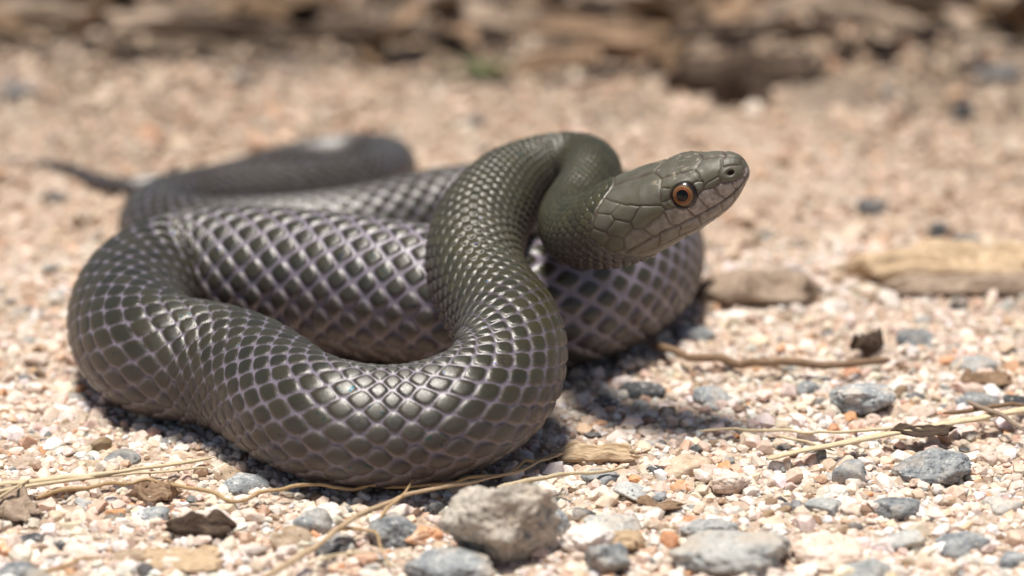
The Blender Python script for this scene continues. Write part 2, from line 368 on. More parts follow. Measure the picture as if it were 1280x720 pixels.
color_attr(me, 'scale', np.stack([mask, rid2, lat, edg], -1).reshape(-1, 4))
color_attr(me, 'head', np.stack([seam, lab, pit, headm], -1).reshape(-1, 4))
green = np.interp(d_px, [0, 900, 1000, 1120, 1250, 6000], [1, 1, 0.8, 0.35, 0.2, 0.12])
color_attr(me, 'body', np.stack([np.broadcast_to(green[:, None], (NR, NS)), ven * 1.0, wearA, np.ones((NR, NS))], -1).reshape(-1, 4))
body = link('body', me, snake_skin(), snake)
dc = [int(s[np.argmin(np.linalg.norm(C - p, axis=1))] / U) for p in PTS]
print('CTRL', [(q[0], q[1], a) for q, a in zip(SPINE, dc[1:])])
print('SNAKE rings', NR, 'verts', len(V), 'len mm', LEN * 1000)

def cap_mesh(name, Rr, a0, a1, n=40, m=10):
    """part of a sphere about +Z between two polar angles"""
    ths = np.linspace(a0, a1, m + 1); V, F = [], []
    for th in ths:
        for q in range(n):
            w = 2 * math.pi * q / n; V.append((Rr * math.sin(th) * math.cos(w), Rr * math.sin(th) * math.sin(w), Rr * math.cos(th)))
    for a in range(m):
        for q in range(n): F.append((a * n + q, (a + 1) * n + q, (a + 1) * n + (q + 1) % n, a * n + (q + 1) % n))
    return np_mesh(name, V, F)
em = NT('eye_rim'); em.p(Base_Color=(0.018, 0.015, 0.014, 1), Roughness=0.3, Coat_Weight=1.0, Coat_Roughness=0.03, Coat_IOR=1.27, Specular_IOR_Level=0.15)
im = NT('iris')
tcn = im.n('ShaderNodeTexCoord'); sx = im.n('ShaderNodeSeparateXYZ'); im.l(tcn.outputs['Object'], sx.inputs[0])
rad_ = im.math('DIVIDE', im.math('SQRT', im.math('ADD', im.math('MULTIPLY', sx.outputs[0], sx.outputs[0]), im.math('MULTIPLY', sx.outputs[1], sx.outputs[1]))), U)
ic = im.ramp(im.rng(rad_, 6.5, 14.0), [(0.0, (0.40, 0.12, 0.02)), (0.28, (0.46, 0.15, 0.035)), (0.40, (0.13, 0.055, 0.025)), (0.6, (0.34, 0.19, 0.095)), (0.82, (0.22, 0.12, 0.06)), (1.0, (0.03, 0.02, 0.018))])
ic = im.mix(im.rng(im.noise(3500, 4, 0.7), 0.35, 0.65), im.mix(0.5, ic, (0.5, 0.4, 0.35, 1), 'MULTIPLY'), ic)
im.p(Base_Color=im.mix(1.0, ic, (0.72, 0.68, 0.62, 1), 'MULTIPLY'), Roughness=0.4, Coat_Weight=1.0, Coat_Roughness=0.03, Coat_IOR=1.27, Specular_IOR_Level=0.15)
pm = NT('pupil'); pm.p(Base_Color=(0.003, 0.003, 0.004, 1), Roughness=0.25, Coat_Weight=1.0, Coat_Roughness=0.03, Coat_IOR=1.27, Specular_IOR_Level=0.15)
RE = 20 * U
me_e = cap_mesh('eye', RE, 0.002, 1.75, 40, 22); me_i = cap_mesh('iris', RE + 0.12 * U, 0.36, math.asin(13.6 / 20)); me_p = cap_mesh('pupil', RE + 0.2 * U, 0.002, math.asin(7.9 / 20))
ri = int(np.argmin(np.abs(d_px - EYE_D)))
for sgn in (-1, 1):
    a = sgn * R(EYE_P); ci = int(np.argmin(np.abs(ph - a)))
    p0 = VB[ri, ci]; n_ = NRM[ri] * math.cos(a) + BIN[ri] * math.sin(a)
    n_ = n_ - TR[ri] * 0.10                           # looks a little forward
    n_ = Vector(n_).normalized()
    e_ = link('eye', me_e, em.m, snake); e_.location = Vector(p0) - n_ * (12.8 * U); e_.rotation_mode = 'QUATERNION'; e_.rotation_quaternion = n_.to_track_quat('Z', 'Y')
    e_['label'] = 'round eye with brown orange iris and black pupil'
    link('iris', me_i, im.m, e_); link('pupil', me_p, pm.m, e_)

# ------------------------------------------------------------------ the ground
def gz(x, y):
    x = np.asarray(x, float); y = np.asarray(y, float)
    P = np.stack([x.ravel() / 0.07 + 9, y.ravel() / 0.07 + 5, np.zeros(x.size)], 1); Q = np.stack([x.ravel() / 0.018 + 3, y.ravel() / 0.018 + 7, np.zeros(x.size) + 3], 1)
    far = np.clip((np.hypot((x.ravel()) / 0.14, (y.ravel() - 0.07) / 0.14) - 0.75) * 1.6, 0.12, 1)
    h = (vnoise(P) * 0.009 + vnoise(Q) * 0.0028) * far
    h += 0.012 * np.clip((y.ravel() - 0.26) / 0.5, 0, 3)
    return h.reshape(x.shape) - 0.0006
def gz1(x, y): return float(gz(np.array([x]), np.array([y]))[0])
q = np.linspace(-1, 1, 241); gx = np.sinh(q * 5.2) / math.sinh(5.2) * 60
q2 = np.linspace(-1, 1, 301); gy = np.sinh(q2 * 5.2) / math.sinh(5.2) * 60 + 0.1
GX, GY = np.meshgrid(gx, gy); GZ = gz(GX, GY); GZ = np.where(np.hypot(GX, GY) > 3, 0.05, GZ)
i0 = np.arange(300)[:, None] * 241; j = np.arange(240)[None, :]
gF = np.stack([i0 + j, i0 + j + 1, i0 + 241 + j + 1, i0 + 241 + j], -1).reshape(-1, 4)
gm = NT('sandy_soil')
gcd = gm.n('ShaderNodeTexCoord'); gsx = gm.n('ShaderNodeSeparateXYZ'); gm.l(gcd.outputs['Object'], gsx.inputs[0])
fine = gm.noise(900, 6, 0.7); mid = gm.noise(60, 4, 0.6); big = gm.noise(14, 4, 0.6)
sandc = gm.ramp(fine, [(0.25, (0.20, 0.13, 0.085)), (0.42, (0.46, 0.34, 0.25)), (0.56, (0.64, 0.51, 0.40)), (0.75, (0.76, 0.67, 0.59))])
soilc = gm.ramp(mid, [(0.3, (0.055, 0.038, 0.024)), (0.5, (0.12, 0.085, 0.055)), (0.7, (0.21, 0.155, 0.10))])
edge_ = gm.rng(gm.math('ADD', gsx.outputs[1], gm.math('MULTIPLY', gm.math('SUBTRACT', big, 0.5), 0.26)), 0.16, 0.27)
gm.p(Base_Color=gm.mix(edge_, sandc, soilc), Roughness=0.9); gm.bump(fine, 0.9, 0.0012)
ground = link('ground', np_mesh('ground', np.stack([GX, GY, GZ], -1).reshape(-1, 3), gF), gm.m); tag(ground, 'pale pinkish sandy soil under the snake', 'ground', kind='structure')

# ---- angular grain shapes (convex hulls)
def hull(npts, seed, flat=0.75):
    rg = np.random.default_rng(seed); P = rg.normal(size=(npts, 3)); P /= np.linalg.norm(P, axis=1)[:, None]
    P *= rg.uniform(0.82, 1.08, (npts, 1)); P *= np.array([1, rg.uniform(0.7, 1.0), rg.uniform(flat * 0.75, flat * 1.1)])
    bm = bmesh.new()
    for p in P: bm.verts.new(p)
    r_ = bmesh.ops.convex_hull(bm, input=bm.verts)
    bmesh.ops.delete(bm, geom=[v for v in bm.verts if not v.link_faces], context='VERTS')
    bmesh.ops.triangulate(bm, faces=bm.faces); bm.verts.index_update()
    V = np.array([v.co[:] for v in bm.verts]); F = np.array([[v.index for v in f.verts] for f in bm.faces]); bm.free()
    return V, F
GR_HI = [hull(25, 100 + i, 0.8) for i in range(22)]; GR_MID = [hull(15, 100 + i) for i in range(16)]; GR_LO = [hull(9, 200 + i) for i in range(10)]
PAL = np.array([(0.80, 0.68, 0.58), (0.76, 0.61, 0.50), (0.84, 0.77, 0.71), (0.71, 0.49, 0.36), (0.64, 0.52, 0.41), (0.82, 0.72, 0.64), (0.64, 0.35, 0.18), (0.24, 0.25, 0.25), (0.32, 0.22, 0.14), (0.12, 0.12, 0.12), (0.86, 0.82, 0.78)])
PW = np.array([24, 18, 14, 8, 12, 14, 2.2, 1.6, 2.6, 0.5, 5.0]); PW /= PW.sum()
def rotmats(n):
    q_ = rng.normal(size=(n, 4)); q_ /= np.linalg.norm(q_, axis=1)[:, None]; w, x, y, z = q_.T
    return np.stack([np.stack([1-2*(y*y+z*z), 2*(x*y-z*w), 2*(x*z+y*w)], -1), np.stack([2*(x*y+z*w), 1-2*(x*x+z*z), 2*(y*z-x*w)], -1), np.stack([2*(x*z-y*w), 2*(y*z+x*w), 1-2*(x*x+y*y)], -1)], -2)
def grains(protos, xy, rad, colr):
    Vs, Fs, Cs, off = [], [], [], 0; ids = rng.integers(0, len(protos), len(xy)); zz = gz(xy[:, 0], xy[:, 1]) + rad * rng.uniform(-0.45, 0.40, len(xy)) 
    for k, (PV, PF) in enumerate(protos):
        w = np.where(ids == k)[0]
        if not len(w): continue
        M = rotmats(len(w)); vv = np.einsum('nij,vj->nvi', M, PV) * rad[w][:, None, None]
        vv[:, :, 2] *= 0.8
        vv += np.stack([xy[w, 0], xy[w, 1], zz[w]], -1)[:, None, :]
        Vs.append(vv.reshape(-1, 3)); Fs.append((PF[None] + (np.arange(len(w)) * len(PV))[:, None, None] + off).reshape(-1, 3)); off += len(w) * len(PV)
        Cs.append(np.repeat(np.concatenate([colr[w], np.ones((len(w), 1))], 1), len(PV), 0))
    return np.concatenate(Vs), np.concatenate(Fs), np.concatenate(Cs)
def frustum_xy(n, y0, y1, pad=0.03):
    o = []
    while sum(map(len, o)) < n:
        y = rng.uniform(y0, y1, n); x = rng.uniform(-1, 1, n) * 0.32; hw_ = (y - CAM[1] + 0.06) * math.tan(R(10)) + pad
        k = np.abs(x) < hw_; o.append(np.stack([x[k], y[k]], 1))
    return np.concatenate(o)[:n]
def colours(n, warm=0.0):  # warm: browner and darker, painting light falloff into the farther sand
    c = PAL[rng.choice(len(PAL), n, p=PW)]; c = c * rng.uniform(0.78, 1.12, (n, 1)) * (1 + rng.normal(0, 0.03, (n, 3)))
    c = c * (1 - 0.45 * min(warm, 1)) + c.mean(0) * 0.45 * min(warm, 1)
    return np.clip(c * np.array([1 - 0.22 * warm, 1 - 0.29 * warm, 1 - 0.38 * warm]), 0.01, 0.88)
qm = NT('quartz_sand')
qc, *_ = qm.attr('col'); qn = qm.noise(700, 5, 0.7)
qm.p(Base_Color=qm.mix(0.55, qc, qm.mix(qm.rng(qn, 0.3, 0.7), (0.62, 0.55, 0.48, 1), (1.2, 1.2, 1.2, 1)), 'MULTIPLY'), Roughness=qm.rng(qn, 0.3, 0.7, 0.30, 0.7), Specular_IOR_Level=0.5, Subsurface_Weight=0.4, Subsurface_Scale=0.0009, Subsurface_Radius=(1.0, 0.7, 0.5))
qm.bump(qm.noise(2200, 4, 0.7), 0.35, 0.0004)
def grain_object(name, protos, xy, rad, colr, label, smooth=False):
    V_, F_, C_ = grains(protos, xy, rad, colr); me = np_mesh(name, V_, F_, smooth=smooth); color_attr(me, 'col', C_)
    return tag(link(name, me, qm.m), label, 'sand', kind='stuff')
NA = 27000; xyA = frustum_xy(NA, -0.085, 0.045, 0.032); rA = np.clip(rng.lognormal(math.log(0.00076), 0.50, NA), 0.0003, 0.0022)
grain_object('coarse_sand', GR_HI, xyA, rA, colours(NA), 'loose coarse pinkish quartz sand around the snake', False)
NC = 13500; xyC = frustum_xy(NC, 0.045, 0.12, 0.035); rC = np.clip(rng.lognormal(math.log(0.00100), 0.42, NC), 0.0004, 0.0024)
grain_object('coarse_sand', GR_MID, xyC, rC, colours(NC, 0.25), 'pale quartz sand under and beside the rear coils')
NB = 42000; xyB = frustum_xy(NB, 0.115, 0.44, 0.05)
keep = rng.random(NB) < np.interp(xyB[:, 1] + 0.10 * vnoise(np.stack([xyB[:, 0] * 14, xyB[:, 1] * 14, np.zeros(NB)], 1)), [0.0, 0.16, 0.28, 0.5], [1, 1, 0.22, 0.12]); xyB = xyB[keep]; NB = len(xyB)
rB = np.clip(rng.lognormal(math.log(0.00125), 0.45, NB), 0.0006, 0.004)
grain_object('coarse_sand', GR_LO, xyB, rB, colours(NB, 0.9), 'warm tan gravelly sand, darkened for light falloff, stretching behind the snake to the litter')

# ------------------------------------------------------------------ stones
def stone_mesh(name, seed, sub=4, cuts=9, rough=0.10, fine_=0.03):
    bm = bmesh.new(); bmesh.ops.create_icosphere(bm, subdivisions=sub, radius=1.0)
    V = np.array([v.co[:] for v in bm.verts]); F = np.array([[v.index for v in f.verts] for f in bm.faces]); bm.free()
    rg = np.random.default_rng(seed); o = rg.uniform(0, 40, 3)
    for _ in range(cuts):
        n = rg.normal(size=3); n /= np.linalg.norm(n); c = rg.uniform(0.55, 0.85); dd = V @ n - c
        V = V - np.where(dd > 0, dd, 0)[:, None] * n[None] * 0.94
    nr = V / np.linalg.norm(V, axis=1)[:, None]
    V += nr * (rough * 2 * vnoise(V * 2.2 + o) + rough * vnoise(V * 5 + o) + fine_ * 2 * vnoise(V * 13 + o) + fine_ * vnoise(V * 27 + o))[:, None]
    V -= (V.max(0) + V.min(0)) / 2; V /= (V.max(0) - V.min(0)) / 2
    return np_mesh(name, V, F)
def stone_mat(name, c0, c1, c2, spec=0.3, sc=330, seed=0.0):
    m = NT(name); oi = m.n('ShaderNodeObjectInfo'); tcn = m.n('ShaderNodeTexCoord')
    va = m.n('ShaderNodeVectorMath', operation='ADD'); geo = m.n('ShaderNodeNewGeometry'); m.l(geo.outputs['Position'], va.inputs[0]); va.inputs[1].default_value = (seed, seed * 0.7, 0.2)
    n1 = m.noise(sc, 6, 0.72, va.outputs[0]); n2 = m.noise(sc * 4, 3, 0.7, va.outputs[0]); n3 = m.noise(sc * 0.35, 3, 0.6, va.outputs[0])
    col = m.ramp(n1, [(0.28, c0), (0.46, c1), (0.66, c2)])
    col = m.mix(m.rng(n2, 0.58, 0.70), col, (0.75, 0.70, 0.64, 1)); col = m.mix(m.rng(n2, 0.40, 0.30), col, (0.025, 0.025, 0.028, 1))
    col = m.mix(m.math('MULTIPLY', m.rng(n3, 0.5, 0.68), 0.55), col, (0.62, 0.50, 0.38, 1))
    br = m.rng(oi.outputs['Random'], 0, 1, 0.72, 1.18); cb = m.n('ShaderNodeCombineColor')
    for i in range(3): m.l(br, cb.inputs[i])
    m.p(Base_Color=m.mix(1.0, col, cb.outputs[0], 'MULTIPLY'), Roughness=0.72, Specular_IOR_Level=spec)
    hb = m.math('ADD', m.math('MULTIPLY', n1, 0.7), m.math('MULTIPLY', n2, 0.4)); m.bump(hb, 0.8, 0.0006)
    return m.m
M_GREY = stone_mat('grey_granite', (0.10, 0.11, 0.12), (0.24, 0.26, 0.27), (0.42, 0.43, 0.42))
M_DARK = stone_mat('dark_stone', (0.03, 0.033, 0.037), (0.085, 0.09, 0.095), (0.20, 0.20, 0.20), seed=0.3)
M_PALE = stone_mat('pale_grey_stone', (0.27, 0.29, 0.29), (0.44, 0.45, 0.43), (0.60, 0.59, 0.55), seed=0.5)
M_PINK = stone_mat('pink_quartz', (0.46, 0.30, 0.21), (0.72, 0.56, 0.45), (0.82, 0.72, 0.63), 0.5, 260, 0.7)
M_WHITE = stone_mat('white_quartz', (0.56, 0.46, 0.39), (0.78, 0.70, 0.63), (0.86, 0.82, 0.78), 0.55, 260, 0.9)
M_TAN = stone_mat('tan_stone', (0.24, 0.16, 0.10), (0.50, 0.37, 0.25), (0.66, 0.54, 0.40), 0.3, 260, 1.1)
M_ORANGE = stone_mat('orange_stone', (0.42, 0.18, 0.08), (0.66, 0.34, 0.18), (0.76, 0.55, 0.40), 0.4, 260, 1.3)
MATS = dict(grey=M_GREY, dark=M_DARK, pale=M_PALE, pink=M_PINK, white=M_WHITE, tan=M_TAN, orange=M_ORANGE)
ST = [stone_mesh('stone_shape', 300 + i, 3, 8 + i % 4) for i in range(9)]
_sm = {}
LAND = [('the largest crusted rock', 622, 690), ('the wide pale slab', 916, 700), ('the broad grey stone', 1167, 600), ('the broad frayed straw', 1180, 530), ('the broad frayed straw', 1060, 553), ('the slender curved twig', 850, 444), ('the slender curved twig', 980, 456),
        ('the dark bark lump', 1082, 440), ('the long weathered wood strip', 1185, 350), ('the flat stick end', 950, 380), ('the angular pink quartz lump', 914, 610), ('the fibrous wood splinter', 745, 575), ('the tan bark flake', 226, 700), ('the dark bark splinter', 250, 665),
        ('the wavy rootlet', 130, 606), ('the thick pale straw', 150, 585), ('the grey brown bark flake', 12, 640), ('the curved grass stem', 385, 690), ('the big bend of the coil', 90, 490), ('the snake\'s tail', 60, 230), ('the green sprout', 600, 100), ('the thick dark stick', 940, 110),
        ('the pink cream rock', 1034, 700), ('the angular dark grey stone', 1080, 505), ('the leaf litter', 200, 90), ('the leaf litter', 1250, 90), ('the curled bark scrap', 822, 635), ('the squarish blue grey stone', 760, 705)]
def near(u, v): return min(LAND, key=lambda a: (a[1] - u) ** 2 + 3 * (a[2] - v) ** 2)[0]
def stone(u, v, w, h, kind, label=None, group=None, sink=0.30, shape=None, rz=None, deepf=0.8):
    """u, v: middle of its foot in the photograph; w, h apparent size"""
    p = at(u, v, 0.0); g = gz1(p[0], p[1]); k = px(p); sx_ = w * k / 2; sy_ = sx_ * deepf; sz_ = max((h * k - 2 * sy_ * 0.33) / 0.94, 0.42 * w * k * 0.8) / 2 / (1 - sink * 0.5)
    i = int(rng.integers(0, len(ST))) if shape is None else shape
    key = (i, kind)
    if key not in _sm:
        m_ = ST[i].copy(); m_.materials.clear(); m_.materials.append(MATS[kind]); _sm[key] = m_
    o = link('stone', _sm[key]); o.location = (p[0], p[1] + sy_ * 0.6, g + sz_ * (1 - 2 * sink)); o.scale = (sx_, sy_, sz_)
    o.rotation_euler = (rng.normal(0, 0.10), rng.normal(0, 0.10), rng.uniform(-0.3, 0.3) + (math.pi if rng.random() < 0.5 else 0) if rz is None else rz)
    size = 'tiny ' if w < 18 else 'small ' if w < 34 else ''
    desc = {'grey': 'blue grey speckled angular stone', 'dark': 'charcoal dark angular stone', 'pale': 'pale grey rough stone', 'pink': 'pinkish quartz pebble', 'white': 'milky white quartz pebble', 'tan': 'tan brown stone', 'orange': 'orange tinted stone'}[kind]
    tag(o, label or f'{size}{desc} in the sand near {near(u, v)}', 'stone' if kind not in ('pink', 'white') else 'pebble', group or f'{size}{desc.split()[0]} {"pebbles" if kind in ("pink", "white") else "stones"} in the sand')
    return o
# the rocks at the bottom of the picture, in front of the coils
def rock(u, v, w, h, mat, label, seed, deepf=0.7, sink=0.15, tilt=(0, 0, 0), sub=5, name='rock', rough=0.10, fine_=0.05):
    p = at(u, v, 0.0); g = gz1(p[0], p[1]); k = px(p); sx_ = w * k / 2; sy_ = sx_ * deepf; sz_ = max((h * k - 2 * sy_ * 0.30) / 0.94, 0.3 * w * k) / 2 / (1 - sink)
    o = link(name, stone_mesh(name, seed, sub, 12, rough, fine_), mat); o.location = (p[0], p[1] + sy_ * 0.6, g + sz_ * (1 - 2 * sink)); o.scale = (sx_, sy_, sz_); o.rotation_euler = tilt
    return tag(o, label, 'rock')
M_CRUST = stone_mat('crusted_granite', (0.16, 0.16, 0.15), (0.42, 0.38, 0.32), (0.66, 0.59, 0.50), 0.3, 300, 2.1)
rock(626, 706, 158, 128, M_CRUST, 'largest grey granite rock crusted with pale sand, in front of the front coil', 41, 0.62, 0.10, (0.05, 0.10, 0.1), 6, 'rock', 0.14, 0.055)
rock(688, 672, 54, 58, M_GREY, 'grey stone leaning against the far flank of the largest crusted rock', 47, 0.8, 0.15)
rock(561, 724, 114, 58, M_GREY, 'smooth topped grey stone at the foot of the largest crusted rock', 43, 0.75, 0.2)
rock(493, 676, 70, 48, M_GREY, 'blue grey stone beside the straw stem, next to the orange pink lump', 44, 0.8, 0.2)
rock(528, 678, 54, 34, M_ORANGE, 'orange pink crumbly lump between two grey stones', 45, 0.8, 0.2)
rock(916, 716, 158, 56, M_PALE, 'wide pale grey slab like rock lying flat in the sand', 46, 0.7, 0.25)
rock(888, 672, 76, 30, M_PALE, 'pale greenish grey stone behind the wide pale slab', 48, 0.7, 0.3)
rock(914, 616, 52, 42, M_PINK, 'angular pink quartz lump with brown stained underside', 49, 0.8, 0.12)
rock(1080, 518, 84, 56, M_GREY, 'angular dark grey stone just below the dark bark lump', 50, 0.9, 0.2)
rock(1167, 604, 102, 46, M_GREY, 'broad grey stone under the dark bark splinter', 51, 0.8, 0.25)
rock(760, 716, 60, 54, M_GREY, 'squarish speckled blue grey stone below the tan wood chip', 52, 0.85, 0.12)
rock(735, 690, 76, 50, M_WHITE, 'cluster like pinkish white quartz rock beside the largest crusted rock', 53, 0.8, 0.2)
rock(1034, 706, 92, 52, M_PINK, 'rounded pink cream rock between the pale slab and grey gravel', 54, 0.8, 0.25)
for a in [(542, 640, 28, 30, 'dark'), (427, 678, 34, 26, 'grey'), (727, 648, 38, 26, 'dark'), (768, 668, 74, 32, 'pale'), (750, 603, 54, 22, 'grey'), (796, 622, 60, 20, 'pale'), (823, 590, 32, 14, 'dark'),
          (803, 492, 62, 28, 'dark'), (757, 504, 34, 18, 'dark'), (893, 504, 58, 38, 'grey'), (817, 556, 24, 16, 'grey'), (867, 563, 28, 14, 'dark'), (868, 422, 52, 16, 'grey'), (910, 459, 20, 18, 'dark'),
          (780, 541, 24, 15, 'white'), (858, 590, 66, 34, 'tan'), (917, 401, 50, 24, 'white'), (1126, 645, 70, 36, 'grey'), (1062, 608, 44, 46, 'grey'), (1223, 510, 58, 32, 'grey'), (1142, 501, 32, 16, 'dark'), (1272, 512, 34, 30, 'dark'),
          (1032, 640, 54, 22, 'pale'), (1206, 692, 68, 38, 'grey'), (1128, 684, 58, 30, 'pale'), (1268, 710, 44, 34, 'grey'), (1255, 640, 52, 22, 'pale'), (822, 622, 32, 18, 'grey'), (1085, 726, 82, 26, 'pale'), (867, 617, 12, 10, 'dark'),
          (308, 610, 58, 24, 'grey'), (390, 662, 50, 40, 'grey'), (363, 682, 58, 44, 'tan'), (285, 596, 38, 32, 'tan'), (38, 674, 40, 24, 'dark'), (18, 716, 54, 34, 'grey'), (48, 724, 42, 34, 'pale'), (8, 686, 34, 28, 'orange'),
          (80, 680, 22, 18, 'dark'), (142, 646, 28, 18, 'dark'), (111, 640, 26, 13, 'dark'), (190, 647, 44, 16, 'grey'), (150, 574, 48, 20, 'grey'), (100, 566, 30, 14, 'tan'), (70, 645, 26, 20, 'tan'), (414, 690, 44, 28, 'dark'),
          (1027, 328, 24, 18, 'white'), (985, 348, 52, 22, 'grey'), (1156, 406, 36, 18, 'grey'), (1152, 434, 62, 16, 'grey'), (1201, 390, 28, 28, 'dark'), (1220, 468, 62, 20, 'grey'), (1045, 390, 40, 26, 'white'), (1113, 382, 34, 30, 'white'),
          (1158, 372, 44, 22, 'pink'), (1010, 492, 30, 26, 'grey'), (1257, 388, 34, 18, 'pale'), (1175, 300, 30, 34, 'dark'), (1212, 308, 44, 14, 'dark'), (1091, 268, 40, 34, 'dark'), (185, 184, 36, 32, 'orange'), (551, 124, 18, 16, 'white'),
          (1115, 122, 30, 30, 'dark'), (1206, 142, 28, 36, 'dark'), (585, 160, 44, 18, 'dark'), (68, 254, 40, 18, 'dark'), (25, 392, 40, 12, 'dark'), (118, 430, 30, 14, 'grey'), (95, 498, 34, 18, 'grey'), (960, 300, 34, 16, 'dark'), (1000, 308, 20, 14, 'dark'),
          (20, 120, 50, 20, 'dark'), (300, 110, 40, 18, 'dark'), (905, 130, 40, 18, 'grey'), (1250, 100, 60, 34, 'dark'), (980, 560, 20, 14, 'dark'), (972, 552, 18, 10, 'dark'), (1040, 520, 16, 12, 'dark'), (640, 694, 18, 14, 'orange'), (1240, 580, 40, 26, 'pink'),
          (1070, 658, 20, 14, 'dark'), (990, 600, 30, 18, 'pink'), (1150, 520, 40, 22, 'pink'), (100, 690, 46, 28, 'pink'), (160, 700, 50, 30, 'tan'), (315, 690, 36, 24, 'white'), (270, 640, 34, 20, 'white'), (215, 580, 22, 14, 'pink')]:
    stone(*a)
# larger quartz grains and grey chips that can be told apart
n_q = 0
while n_q < 190:
    u, v = rng.uniform(-20, 1300), rng.uniform(345, 730)
    if 70 < u < 730 and v < 610 - 0.0 * u: continue
    if 600 < u < 890 and v < 440: continue
    w = rng.uniform(15, 27) * (0.8 + 0.3 * (v - 345) / 385); stone(u, v, w, w * rng.uniform(0.6, 0.85), rng.choice(['pink', 'white', 'pink', 'white', 'tan', 'orange'], p=[.34, .26, .16, .1, .1, .04]), sink=0.25); n_q += 1
n_q = 0
while n_q < 70:
    u, v = rng.uniform(-20, 1300), rng.uniform(345, 730)
    if 70 < u < 730 and v < 610: continue
    if 600 < u < 890 and v < 440: continue
    w = rng.uniform(12, 26); stone(u, v, w, w * rng.uniform(0.45, 0.7), rng.choice(['grey', 'dark', 'pale']), sink=0.3); n_q += 1

# ------------------------------------------------------------------ straw, roots, twigs
def wood_mat(name, c0, c1, c2, sx_=1400, rough=0.7):
    m = NT(name); tcn = m.n('ShaderNodeTexCoord'); mp = m.n('ShaderNodeMapping'); m.l(tcn.outputs['UV'], mp.inputs[0]); mp.inputs['Scale'].default_value = (3, 14, 1)
    n1 = m.noise(3.0, 6, 0.7, mp.outputs[0], dist=0.4); n2 = m.noise(500, 4, 0.7)
    c = m.ramp(n1, [(0.3, c0), (0.5, c1), (0.68, c2)]); c = m.mix(0.4, c, m.mix(n2, (0.5, 0.5, 0.5, 1), (1.4, 1.4, 1.4, 1)), 'MULTIPLY')
    m.p(Base_Color=c, Roughness=rough, Specular_IOR_Level=0.25); m.bump(n1, 0.6, 0.0005); return m.m
M_STRAW = wood_mat('dry_straw', (0.52, 0.38, 0.20), (0.74, 0.60, 0.39), (0.84, 0.76, 0.58))
M_ROOT = wood_mat('dry_rootlet', (0.30, 0.18, 0.08), (0.56, 0.38, 0.20), (0.72, 0.56, 0.34))
M_TWIG = wood_mat('brown_twig', (0.12, 0.07, 0.04), (0.28, 0.18, 0.11), (0.45, 0.32, 0.21))
M_BARK = wood_mat('dark_bark', (0.018, 0.012, 0.009), (0.07, 0.045, 0.03), (0.18, 0.125, 0.085))
M_WOOD = wood_mat('weathered_wood', (0.17, 0.12, 0.085), (0.36, 0.27, 0.20), (0.54, 0.43, 0.32))
M_CHIP = wood_mat('tan_wood', (0.26, 0.16, 0.09), (0.55, 0.40, 0.25), (0.74, 0.60, 0.42))
M_LEAF = wood_mat('dry_leaf', (0.07, 0.042, 0.024), (0.16, 0.10, 0.055), (0.30, 0.20, 0.11))
def tube(name, pts, rpx_, mat, taper=0.5, flat=1.0, n=8, jitter=0.0, seed=0):
    P = np.array([at(u, v, 0) for u, v, z in pts]); k = np.array([px(p) for p in P]); zz = np.array([z for *_, z in pts]) * MM
    # heights above the sand; foot shifted so that the stem still passes over the surveyed point
    zz = zz + 0.0008; rpx_ = rpx_ * 1.35
    Q = np.array([at(u, v, gz1(*P[i][:2]) + zz[i]) for i, (u, v, z) in enumerate(pts)])
    t = np.concatenate([[0], np.cumsum(np.linalg.norm(np.diff(Q, axis=0), axis=1))]); m = max(12, int(t[-1] / 0.0012)); tq_ = np.linspace(0, t[-1], m)
    c = natural_spline(t, Q, tq_); c += jitter * np.stack([vnoise(np.stack([tq_ * 350 + seed * 7, tq_ * 0 + i, tq_ * 0], 1)) for i in range(3)], 1) * 2
    r = rpx_ * k.mean() * (1 - (1 - taper) * tq_ / t[-1]) * (1 + 0.35 * vnoise(np.stack([tq_ * 600 + seed, tq_ * 0, tq_ * 0 + 5], 1)))
    r[0] *= 0.4; r[-1] *= 0.3
    tg = np.gradient(c, axis=0); tg /= np.linalg.norm(tg, axis=1)[:, None]; up_ = np.array([0, 0.2, 1.0]); nn_ = up_ - tg * (tg @ up_)[:, None]; nn_ /= np.linalg.norm(nn_, axis=1)[:, None]; bb = np.cross(tg, nn_)
    a = np.linspace(0, 2 * math.pi, n, endpoint=False)
    V = c[:, None] + r[:, None, None] * (nn_[:, None] * np.cos(a)[None, :, None] * flat + bb[:, None] * np.sin(a)[None, :, None])
    i0 = np.arange(m - 1)[:, None] * n; j = np.arange(n)[None, :]; j1 = (j + 1) % n
    F = np.stack([i0 + j, i0 + n + j, i0 + n + j1, i0 + j1], -1).reshape(-1, 4)
    me = np_mesh(name, V.reshape(-1, 3), F); uv = me.uv_layers.new(name='UVMap')
    uu0 = np.broadcast_to((tq_[:-1] * 60)[:, None], (m - 1, n)); uu1 = np.broadcast_to((tq_[1:] * 60)[:, None], (m - 1, n)); vj = np.broadcast_to(j / n, (m - 1, n)); vk = vj + 1 / n
    uv.data.foreach_set('uv', np.stack([np.stack([uu0, vj], -1), np.stack([uu1, vj], -1), np.stack([uu1, vk], -1), np.stack([uu0, vk], -1)], 2).reshape(-1).astype(np.float32))
    return link(name, me, mat)
tag(tube('straw', [(-15, 608, 2), (60, 600, 2.2), (150, 590, 2), (215, 581, 1.8), (268, 572, 1.6)], 5.6, M_STRAW, 0.5, 0.5, jitter=0.00018, seed=1), 'thick pale straw lying in front of the big bend of the coil', 'straw')
tag(tube('straw', [(-10, 617, 1.5), (50, 606, 2.4), (120, 597, 1.8), (200, 589, 1.6), (262, 583, 1.4)], 3.4, M_STRAW, 0.5, 0.6, jitter=0.00018, seed=2), 'thin pale straw running close along the thick pale straw', 'straw')
